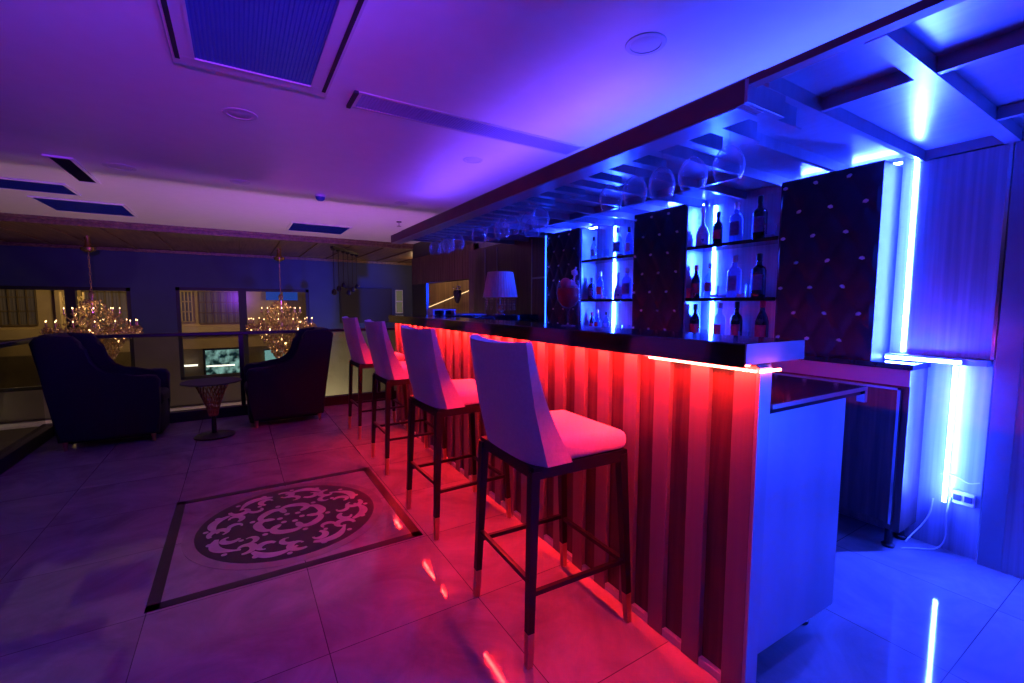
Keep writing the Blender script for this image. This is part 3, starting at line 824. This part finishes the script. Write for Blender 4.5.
X0 = 2.975
A = 'niche closer to the bar end'
for spec, y, z, lb, s in (
    (B4, 2.115, Z3, 'white frosted flask bottle with long neck, top tier, closer niche', .98),
    (B1, 2.005, Z3, 'dark red-labelled round bottle beside the frosted flask, top tier', .86),
    (B2, 1.850, Z3, 'clear square-shouldered bottle in the middle of the top tier, closer niche', 1.0),
    (B3, 1.690, Z3, 'dark broad bottle at the tall end of the top tier, closer niche', 1.05),
    (B5, 2.150, Z2, 'dark slim bottle with red cap at the edge of the middle tier, closer niche', .92),
    (B6, 2.060, Z2, 'clear round bottle with red label on the middle tier, closer niche', .92),
    (B2, 1.855, Z2, 'clear square-shouldered bottle in the centre of the middle tier, closer niche', 1.08),
    (B3, 1.675, Z2, 'dark broad bottle on the middle tier, closer niche', 1.06),
    (B1, 2.150, Z1, 'red-labelled dark bottle alone by the LED, bottom tier, closer niche', .98),
    (B6, 1.945, Z1, 'clear bottle with red label just past the LED, bottom tier, closer niche', 1.02),
    (B1, 1.835, Z1, 'red-labelled dark bottle in the middle of the bottom tier, closer niche', 1.04),
    (B5, 1.640, Z1, 'large red-labelled bottle at the end of the bottom tier, closer niche', 1.12),
    (B7, 3.290, Z3, 'clear slim bottle at the far edge of the top tier, farther niche', .82),
    (B2, 3.010, Z3, 'clear square bottle beside the LED, top tier, farther niche', 1.0),
    (B7, 2.860, Z3, 'clear slim bottle with black cap, top tier, farther niche', .95),
    (B3, 3.330, Z2, 'dark bottle at the far edge of the middle tier, farther niche', .78),
    (B6, 3.220, Z2, 'clear red-labelled bottle on the middle tier, farther niche', .95),
    (B4, 2.985, Z2, 'frosted flask bottle by the LED on the middle tier, farther niche', .82),
    (B2, 2.860, Z2, 'clear square bottle with pale cap, middle tier, farther niche', 1.0),
    (B5, 2.775, Z2, 'dark slim red-capped bottle ending the middle tier, farther niche', .9),
    (B5, 3.330, Z1, 'small red-capped bottle at the far edge of the bottom tier, farther niche', .72),
    (B6, 3.250, Z1, 'small clear red-labelled bottle, bottom tier, farther niche', .78),
    (B7, 3.120, Z1, 'small clear bottle among the tumblers, bottom tier, farther niche', .74)):
    put_bottle(spec, X0 + random.uniform(-.015, .02), y, z, lb, s)

def tumbler():
    t = thing('tumbler', '', 'glass', group='tumblers on the back bar shelves')
    mb = MB()
    mb.lathe([(.001, .0), (.028, .0), (.030, .004), (.036, .085)], 14)
    mb.lathe([(.026, .012), (.0335, .085)], 14)
    mb.build('glass_wall', M['glass'], t)
    mb = MB(); mb.lathe([(.001, .003), (.027, .003), (.0285, .022), (.001, .024)], 10); mb.build('ice_base', M['frost'], t)
    return t
tb = tumbler(); first = True
for y, z, x, lb in ((2.075, Z3, 2.94, 'short glass between the frosted flask and dark bottle, top tier'), (1.60, Z3, 2.94, 'short glass at the end of the top tier, closer niche'),
                 (1.985, Z2, 2.94, 'short glass in front of the LED, middle tier, closer niche'), (1.925, Z2, 2.95, 'short glass touching the clear square bottle, middle tier'), (1.78, Z2, 2.94, 'short glass between the clear and dark bottles, middle tier'), (1.735, Z2, 3.03, 'short glass behind its neighbour, middle tier, closer niche'),
                 (2.06, Z1, 2.94, 'short glass before the LED, bottom tier, closer niche'), (1.745, Z1, 2.94, 'short glass beside the large red bottle, bottom tier'),
                 (3.12, Z3, 2.95, 'short glass beside the clear bottle, top tier, farther niche'), (2.94, Z3, 2.95, 'short glass by the LED end, top tier, farther niche'),
                 (3.11, Z2, 2.94, 'short glass by the LED, middle tier, farther niche'), (2.92, Z2, 2.93, 'short glass in front of the flask, middle tier, farther niche'),
                 (3.06, Z1, 2.93, 'short glass near the LED foot, bottom tier, farther niche'), (2.98, Z1, 2.93, 'short glass second from the LED, bottom tier, farther niche'), (2.90, Z1, 2.93, 'short glass third from the LED, bottom tier, farther niche'), (2.82, Z1, 2.93, 'short glass fourth from the LED, bottom tier, farther niche'), (2.755, Z1, 2.95, 'short glass last by the niche edge, bottom tier, farther niche')):
    place(tb, (x, y, z), 0, lb, first); first = False
def redbowl(y, lb):
    t = thing('snack_bowl', lb, 'bowl', (2.925, y, Z1), group='red bowls')
    MB().lathe([(.001, 0), (.018, 0), (.034, .018), (.038, .034), (.034, .034), (.001, .008)], 18).build('bowl_wall', M['redlabel'], t, True)
redbowl(3.17, 'small red bowl beside the clear bottle, bottom tier, farther niche'); 

t = thing('small_box', 'small red box beside the slim bottle, middle tier, closer niche', 'box', (2.93, 2.165, Z2))
MB().box(-.03, .0, -.02, .025, 0, .07, .002).build('box_body', M['redlabel'], t)
MB().box(-.031, .001, -.021, .026, .07, .076, .002).build('lid', M['redlabel'], t)

# wall panelling at the bright corner
t = thing('upper_wall_panel', 'tall blue lit brushed metal wall panel beside the buttoned panel', 'wall panel', (3.085, .595, 1.02))
MB().box(0, .033, .0, .325, .0, 1.01, .002).build('sheet', M['brushed'], t)
MB().box(-.004, .002, -.008, .004, .0, 1.01).build('edge_trim', M['chrome'], t)
t = thing('side_wall_panel', 'dark blue wall panel reaching the floor beyond the chrome edged sheet', 'wall panel', (3.09, -1.2, 0))
MB().box(.0, .028, .0, 1.74, .0, 2.03).build('sheet', M['brushed'], t)
MB().box(-.008, .0, 1.70, 1.78, .0, 2.03).build('edge_trim', M['panel'], t)
t = thing('wall_ledge', 'white lit ledge under the upper blue wall panel', 'ledge', (3.02, .60, .985))
MB().box(.03, .098, .0, .405, .0, .03, .002).build('board', M['trimwhite'], t)
t = thing('wall_trim', 'thin bright metal trim running up the wall next to the dark blue panel', 'trim', (3.10, .585, 0))
MB().box(-.004, .018, -.006, .004, 0, 2.03).build('strip', M['chrome'], t)

def led_strip(label, x0, x1, y0, y1, z0, z1, mat='led_blue'):
    t = thing('led_strip', label, 'led strip', ((x0 + x1) / 2, (y0 + y1) / 2, z0))
    cx, cy = (x0 + x1) / 2, (y0 + y1) / 2
    MB().box(x0 - cx, x1 - cx, y0 - cy, y1 - cy, 0, z1 - z0).build('tape', M[mat], t)
    dz = max(x1 - x0, y1 - y0, z1 - z0)
    ver = (z1 - z0) == dz
    e = .006 if not ver else -.003
    MB().box(x1 - cx, x1 - cx + .004, y0 - cy - e, y1 - cy + e, -e, z1 - z0 + e).build('backing_channel', M['white'], t)
    return t
led_strip('bright upright blue LED strip in the corner beside the upper wall panel', 3.082, 3.090, .926, .940, 1.03, 2.05)
led_strip('bright upright blue LED strip below the ledge beside the cabinet end', 3.068, 3.076, .708, .722, .27, .975)
led_strip('horizontal blue LED strip along the lit ledge', 3.02, 3.03, .69, .985, .995, 1.003)
led_strip('blue LED strip above the buttoned panel by the corner', 3.085, 3.095, 1.0, 1.50, 2.046, 2.052)
led_strip('blue LED strip above the buttoned panel between the niches', 3.085, 3.095, 2.2, 2.7, 2.046, 2.052)
led_strip('blue LED strip above the buttoned panel behind the cocktail', 3.085, 3.095, 3.4, 3.93, 2.046, 2.052)
# strips added for their light: one on the cladding, one unseen beside the camera
led_strip('slim glowing blue strip added on the dark cladding beside the last buttoned panel', 2.864, 2.871, 3.945, 3.955, .99, 2.02, 'glow_blue_strip')
led_strip('unseen upright blue LED strip added on the wall at the near side of the bar gap', 3.07, 3.082, -.62, -.60, .2, 2.0, 'led_blue_near')

t = thing('power_socket', 'white double wall socket low on the wall beside the LED strip', 'socket', (3.118, .655, .30))
MB().box(-.012, 0, -.045, .045, -.035, .035, .003).build('plate', M['white'], t)
MB().box(-.016, -.012, -.035, -.006, -.015, .015).box(-.016, -.012, .006, .035, -.015, .015).build('socket_holes', M['slot'], t)
def cable(name, label, pts, mat='white', r=.0035):
    P = [Vector(p) for p in pts]; out = []
    for i in range(len(P) - 1):
        p0 = P[max(i - 1, 0)]; p1 = P[i]; p2 = P[i + 1]; p3 = P[min(i + 2, len(P) - 1)]
        for k in range(6):
            u = k / 6; out.append(.5 * ((2 * p1) + (p2 - p0) * u + (2 * p0 - 5 * p1 + 4 * p2 - p3) * u * u + (3 * p1 - p0 - 3 * p2 + p3) * u ** 3))
    out.append(P[-1])
    return tag(MB().tube(out, r, 6).build(name, M[mat], None, True), label, 'cable')
cable('power_cable', 'white cable hanging from the socket to the floor', [(3.10, .70, .29), (3.085, .705, .2), (3.08, .70, .08), (3.06, .73, .012), (2.99, .79, .006), (2.93, .83, .006)])
cable('power_cable', 'white cable looping from the LED strip to the cabinet foot', [(3.105, .765, .26), (3.10, .775, .17), (3.08, .80, .10), (3.05, .82, .06), (3.0, .835, .02)])
cable('power_cable', 'thin white cable crossing the wall above the socket', [(3.11, .745, .40), (3.108, .69, .405), (3.108, .64, .385), (3.108, .60, .40)], r=.003)

# wall cladding past the buttoned panels
t = thing('wood_wall_cladding', 'dark reddish wood wall cladding with metal strips behind the lamp', 'wall cladding', (3.0, 3.95, 0))
MB().box(.0, .115, .0, 2.15, .0, 2.08).build('boards', M['darkwood'], t)
for y, w in ((.05, .022), (.45, .014), (.48 + .8, .012), (1.62, .010)):
    MB().box(-.008, .0, y, y + w, .0, 2.05).build('metal_strip', M['chrome'] if y < .1 else M['panel'], t)
MB().box(-.006, .0, .07, .45, 1.58, 1.60).build('cross_strip', M['panel'], t)

# ------------------------------------------------------------------ stair opening details
t = thing('string_light', 'warm string of lights running diagonally up the stair handrail', 'string light', (0, 0, 0))
mb = MB(); a = Vector((4.45, 11.6, 1.17)); b = Vector((4.45, 8.45, 1.66))
mb.bar(a, b, .025); mb.build('rail', M['darkmetal'], t)
mb = MB()
for i in range(40):
    p = a + (b - a) * (i / 39); mb.box(p.x - .025, p.x - .01, p.y - .025, p.y + .025, p.z + .0, p.z + .022)
mb.build('bulbs', M['glow_warmline'], t)
t = thing('heart_ornament', 'dark blue heart shaped ornament hanging before the lit stair wall', 'ornament', (3.2, 6.95, 1.30))
prof = [(0, 0), (.05, .06), (.10, .13), (.115, .18), (.10, .215), (.06, .225), (.02, .20), (0, .185), (-.02, .20), (-.06, .225), (-.10, .215), (-.115, .18), (-.10, .13), (-.05, .06)]
MB().prism([(a, b) for a, b in prof], -.03, .03, 'x', .012).build('heart_body', M['navyfab'], t, True)
mb = MB()
for i in range(18): mb.drop((random.uniform(-.03, .03), random.uniform(-.09, .09), .22 + random.uniform(0, .07)), .014, .03)
mb.build('sparkle_cluster', pbr('violet_crystal', (.5, .45, .9), .1, .8), t)
MB().tube([(0, 0, .26), (0, 0, .9)], .002, 5).build('cord', M['black'], t)
t = thing('stair_door', 'dark brown door leaf on the lit stair wall', 'door', (4.58, 8.9, -.2))
MB().box(-.04, .0, -.12, .12, .0, 2.0, .005).build('leaf', M['darkwood'], t)
MB().lathe([(.02, 0), (.02, .03), (.001, .035)], 10, (-.05, .08, .95)).build('knob', M['gold'], t)

# ------------------------------------------------------------------ railing
RY, RX = 5.95, -1.60
t = thing('glass_railing', 'glass railing with dark handrail behind the armchairs and table', 'railing', (0, RY, 0))
MB().box(RX - .03, 3.0, -.035, .035, .93, .965, .006).build('handrail', M['darkmetal'], t)
MB().box(RX - .05, 3.0, -.05, .05, 0, .11, .004).build('base_channel', M['black'], t)
for x0, x1 in ((RX + .03, .0), (.05, 1.55), (1.6, 2.95)):
    MB().box(x0, x1, -.006, .006, .10, .935).build('glass_pane', M['railglass'], t)
MB().box(.0, .045, -.025, .025, .1, .935).build('post', M['darkmetal'], t)
MB().box(1.555, 1.595, -.025, .025, .1, .935).build('post', M['darkmetal'], t)
t = thing('glass_railing', 'glass railing running beside the floor edge past the first armchair', 'railing', (RX, 0, 0))
MB().box(-.03, .03, -2.9, RY - .06, .93, .965, .006).build('handrail', M['darkmetal'], t)
MB().box(-.05, .05, -2.9, RY - .06, 0, .11, .004).build('base_channel', M['black'], t)
for y0, y1 in ((-2.8, -.9), (-.85, 1.1), (1.15, 3.1), (3.15, RY - .09)):
    MB().box(-.006, .006, y0, y1, .10, .935).build('glass_pane', M['railglass'], t)
    MB().box(-.02, .02, y1 + .005, y1 + .045, .1, .935).build('post', M['darkmetal'], t) if y1 < 5 else None

# ------------------------------------------------------------------ armchairs and side table
def armchair(label, loc, rz):
    t = thing('wingback_armchair', label, 'armchair', loc, rz, 'navy wingback armchairs by the railing')
    side = [(-.34, .08), (-.40, .55), (-.475, .98), (-.44, 1.03), (-.36, 1.045), (-.19, 1.03), (-.145, .98), (-.14, .90), (-.11, .79), (-.05, .70), (.03, .655), (.14, .64), (.32, .65), (.39, .64), (.42, .59), (.41, .50), (.405, .30), (.39, .08)]
    for s in (-1, 1):
        y0, y1 = (.20, .29) if s > 0 else (-.29, -.20)
        MB().prism(side, y0, y1, 'y', .028, 3).build('arm', M['navyfab'], t, True)
    MB().prism([(-.34, .15), (-.395, .55), (-.465, 1.0), (-.43, 1.045), (-.36, 1.05), (-.31, .98), (-.24, .52), (-.18, .42), (-.18, .15)], -.205, .205, 'y', .02, 3).build('backrest', M['navyfab'], t, True)
    MB().box(-.30, .40, -.205, .205, .05, .33, .015).build('seat_base', M['navyfab'], t, True)
    MB().box(-.22, .425, -.199, .199, .33, .46, .045, 4).build('seat_cushion', M['navyfab'], t, True)
    t.scale = (.95, .95, .965)
    for sx in (-.30, .34):
        for sy in (-.24, .24):
            MB().lathe([(.014, 0), (.018, .05), (.022, .09)], 12, (sx, sy, 0), True).build('leg', M['copper'], t, True)
    return t
armchair('dark navy wingback armchair facing the wire table, beside the corner of the railing', (-1.02, 5.46, 0), math.radians(-3))
armchair('dark navy wingback armchair with its back toward the bar stools', (.44, 5.46, 0), math.radians(182))
t = thing('side_table', 'round glass topped side table on a wire basket base between the armchairs', 'side table', (-.235, 5.12, 0))
MB().lathe([(.001, .525), (.245, .525), (.25, .530), (.245, .537), (.001, .537)], 40).build('table_top', M['black'], t, True)
MB().lathe([(.001, 0), (.17, 0), (.17, .012), (.05, .022), (.022, .035), (.020, .20), (.001, .21)], 36).build('base_disc', M['darkmetal'], t, True)
mb = MB(); nn = 20
for k in range(nn):
    for sgn in (1, -1):
        pts = []
        for i in range(7):
            u = i / 6; r = .035 + .105 * u ** 1.3; a = 2 * PI * k / nn + sgn * u * 1.1
            pts.append((r * math.cos(a), r * math.sin(a), .20 + .32 * u))
        mb.tube(pts, .004, 5)
mb.build('wire_basket', M['gold'], t, True)

# ------------------------------------------------------------------ chandeliers in the void
def chandelier():
    t = thing('chandelier', '', 'chandelier', group='crystal chandeliers over the hall')
    MB().lathe([(.04, 2.43), (.04, 2.30), (.055, 2.27), (.11, 2.25), (.10, 2.20), (.03, 2.17)], 24).build('ceiling_mount', M['gold'], t, True)
    mb = MB(); z = 2.18
    for i in range(10):
        mb.tube([(.012 * math.cos(a) * (1 if i % 2 else .2), .012 * math.cos(a) * (.2 if i % 2 else 1), z - .034 + .045 * math.sin(a)) for a in [q * PI / 4 for q in range(8)]], .004, 4, True); z -= .07
    mb.build('chain', M['facet'], t)
    MB().lathe([(.01, 1.50), (.05, 1.44), (.03, 1.34), (.06, 1.2), (.03, 1.05), (.08, .85), (.10, .75), (.05, .62), (.02, .5)], 16).build('centre_column', M['facet'], t, True)
    for tier, (n, R, z0) in enumerate(((14, .60, .86), (8, .36, 1.08))):
        for k in range(n):
            a = 2 * PI * (k + .3 * tier) / n
            pts = [(R * u * math.cos(a), R * u * math.sin(a), z0 - .10 + .02 * u - .10 * math.sin(PI * u) + .08 * u * u) for u in [q / 8 for q in range(1, 9)]]
            ar = MB().tube(pts, .010, 6).lathe([(.01, 0), (.035, .012), (.04, .02), (.012, .022), (.011, .09)], 10, (pts[-1][0], pts[-1][1], pts[-1][2])).build('arm', M['facet'], t, True)
            MB().ball((pts[-1][0], pts[-1][1], pts[-1][2] + .115), .008, 1, 2.0).build('candle_bulb', M['bulb'], ar)
    mb = MB()
    for i in range(1500):
        u = random.random(); a = random.random() * 2 * PI
        kind = random.random()
        if kind < .45:   # strands from the arm ring
            R = .60 + random.uniform(-.08, .06); z = .84 - random.random() ** 1.3 * .16
        elif kind < .85: # basket tapering below
            z = random.uniform(.08, .80); R = (.06 + .46 * ((z - .08) / .72) ** .8) * random.uniform(.85, 1.0)
        else:            # upper sprays
            z = random.uniform(.9, 1.34); R = (.12 + .34 * (1.34 - z) / .44) * random.uniform(.5, 1)
        mb.drop((R * math.cos(a), R * math.sin(a), z), random.uniform(.016, .030), random.uniform(.04, .08))
    o = mb.build('crystal_drops', M['facet'], t); o['kind'] = 'stuff'
    for rr, zz in ((.60, .80), (.34, .55), (.18, .30)):
        MB().tube([(rr * math.cos(a * PI / 16), rr * math.sin(a * PI / 16), zz) for a in range(32)], .007, 6, True).build('ring', M['gold'], t, True)
    return t
ch = chandelier()
place(ch, (-2.17, 10.6, 0), 0, 'crystal chandelier hanging behind the armchair at the railing corner', True)
place(ch, (.80, 10.6, 0), .5, 'crystal chandelier hanging before the window with the shopfront view', False)
# dark cluster pendant above the far stools
t = thing('cluster_pendant', 'dark pendant bar with hanging black rods above the far stools', 'pendant light', (1.93, 9.6, 0))
MB().bar((-.35, -.5, 2.36), (.35, .5, 2.36), .05).build('ceiling_bar', M['black'], t)
for k in range(6):
    u = -.9 + k * .36; x, y = .35 * u, .5 * u
    r = MB().tube([(x, y, 2.36), (x, y, 1.55 + .07 * (k % 3))], .006, 6).build('rod', M['black'], t)
    MB().lathe([(.012, 0), (.05, .03), (.045, .09), (.015, .12)], 12, (x, y, 1.45 + .07 * (k % 3)), True).build('lamp_head', M['black'], r, True)
    MB().lathe([(.02, .0), (.045, .02), (.03, .05)], 10, (x, y, 2.30), True).build('mount_cap', M['black'], r, True)

# ------------------------------------------------------------------ lights
def light(name, typ, loc, col, power, size=.1, rot=None, shape=None, sy=None, spread=None):
    d = bpy.data.lights.new(name, typ); o = bpy.data.objects.new(name, d); COL.objects.link(o)
    d.color = col; d.energy = power; o.location = loc
    if typ == 'AREA':
        d.size = size
        if shape: d.shape = shape
        if sy: d.size_y = sy
        if rot: o.rotation_euler = rot
        if spread: d.spread = spread
    else: d.shadow_soft_size = size
    return o
# cove light lying on top of the canopy, washing the ceiling
light('cove_light', 'AREA', (2.35, 1.0, 2.14), (.03, .06, 1.0), 42, 3.6, (PI, 0, PI / 2), 'RECTANGLE', .06)
light('cove_light', 'AREA', (1.9, 3.3, 2.14), (.17, .05, 1.0), 19, 3.2, (PI, 0, PI / 2), 'RECTANGLE', .06)
# unseen violet fill added behind the viewer, thrown along the ceiling
o = light('violet_ceiling_fill', 'SPOT', (.1, -2.6, 1.55), (.30, .035, 1.0), 1700, .08)
o.data.spot_size = math.radians(34); o.data.spot_blend = 1.
o.rotation_euler = (Vector((-.2, 3.8, 2.62)) - o.location).to_track_quat('-Z', 'Y').to_euler()
o = light('lamp_shade_fill', 'SPOT', (2.84, 4.0, 1.96), BLUE, 26, .03)  # unseen blue fill added to brighten the table lamp's shade
o.data.spot_size = math.radians(75); o.data.spot_blend = .8
o.rotation_euler = (Vector((2.45, 4.45, 1.3)) - o.location).to_track_quat('-Z', 'Y').to_euler()
# violet fill added out of sight below the slab edge to tint the ceiling
light('slab_edge_fill', 'AREA', (1.25, 6.12, -.04), VIOLET, 40, .2, (PI, 0, 0), 'DISK')
# lower hall lamps
light('chandelier_glow', 'POINT', (-2.17, 10.6, 1.15), (1.0, .68, .36), 3.0, .12)
light('chandelier_glow', 'POINT', (.80, 10.6, 1.15), (1.0, .68, .36), 3.0, .12)
o = light('hall_uplight', 'SPOT', (1.55, 11.0, -1.9), (1.0, .82, .5), 210, .1)
o.data.spot_size = math.radians(100); o.data.spot_blend = .8
o.rotation_euler = (Vector((1.75, 12.2, -1.0)) - o.location).to_track_quat('-Z', 'Y').to_euler()
light('hall_lamp', 'POINT', (-.9, 6.75, -3.0), (1.0, .62, .42), 110, .3)
light('hall_lamp', 'POINT', (1.6, 6.75, -3.0), (1.0, .62, .42), 110, .3)
# street lamps outside
light('street_lamp', 'POINT', (-3.2, 16.2, 2.5), (1.0, .66, .25), 190, .3)
light('street_lamp', 'POINT', (2.0, 16.5, 1.5), (1.0, .6, .3), 110, .3)
# blue fill added in the stair opening, thrown across the far navy wall
o = light('far_wall_fill', 'SPOT', (3.37, 7.0, 1.5), BLUE, 620, .05)
o.data.spot_size = math.radians(46); o.data.spot_blend = 1.
o.rotation_euler = (Vector((2.1, 12.2, 1.7)) - o.location).to_track_quat('-Z', 'Y').to_euler()
# stair lamp
light('stair_lamp', 'POINT', (3.9, 8.6, 2.3), (1.0, .62, .3), 10, .15)
light('stair_lamp', 'POINT', (3.9, 10.8, 2.2), (1.0, .62, .3), 8, .15)

w = bpy.data.worlds.new('world'); sc.world = w; w.use_nodes = True
w.node_tree.nodes['Background'].inputs[0].default_value = (.02, .025, .05, 1); w.node_tree.nodes['Background'].inputs[1].default_value = .12

sc.view_settings.view_transform = 'Standard'; sc.view_settings.look = 'None'; sc.view_settings.gamma = 1.; sc.view_settings.exposure = 0.; sc.view_settings.use_curve_mapping = False
sc.cycles.use_denoising = True
sc.cycles.max_bounces = 8; sc.cycles.diffuse_bounces = 5; sc.cycles.glossy_bounces = 4; sc.cycles.transparent_max_bounces = 24
sc.cycles.sample_clamp_indirect = 6.
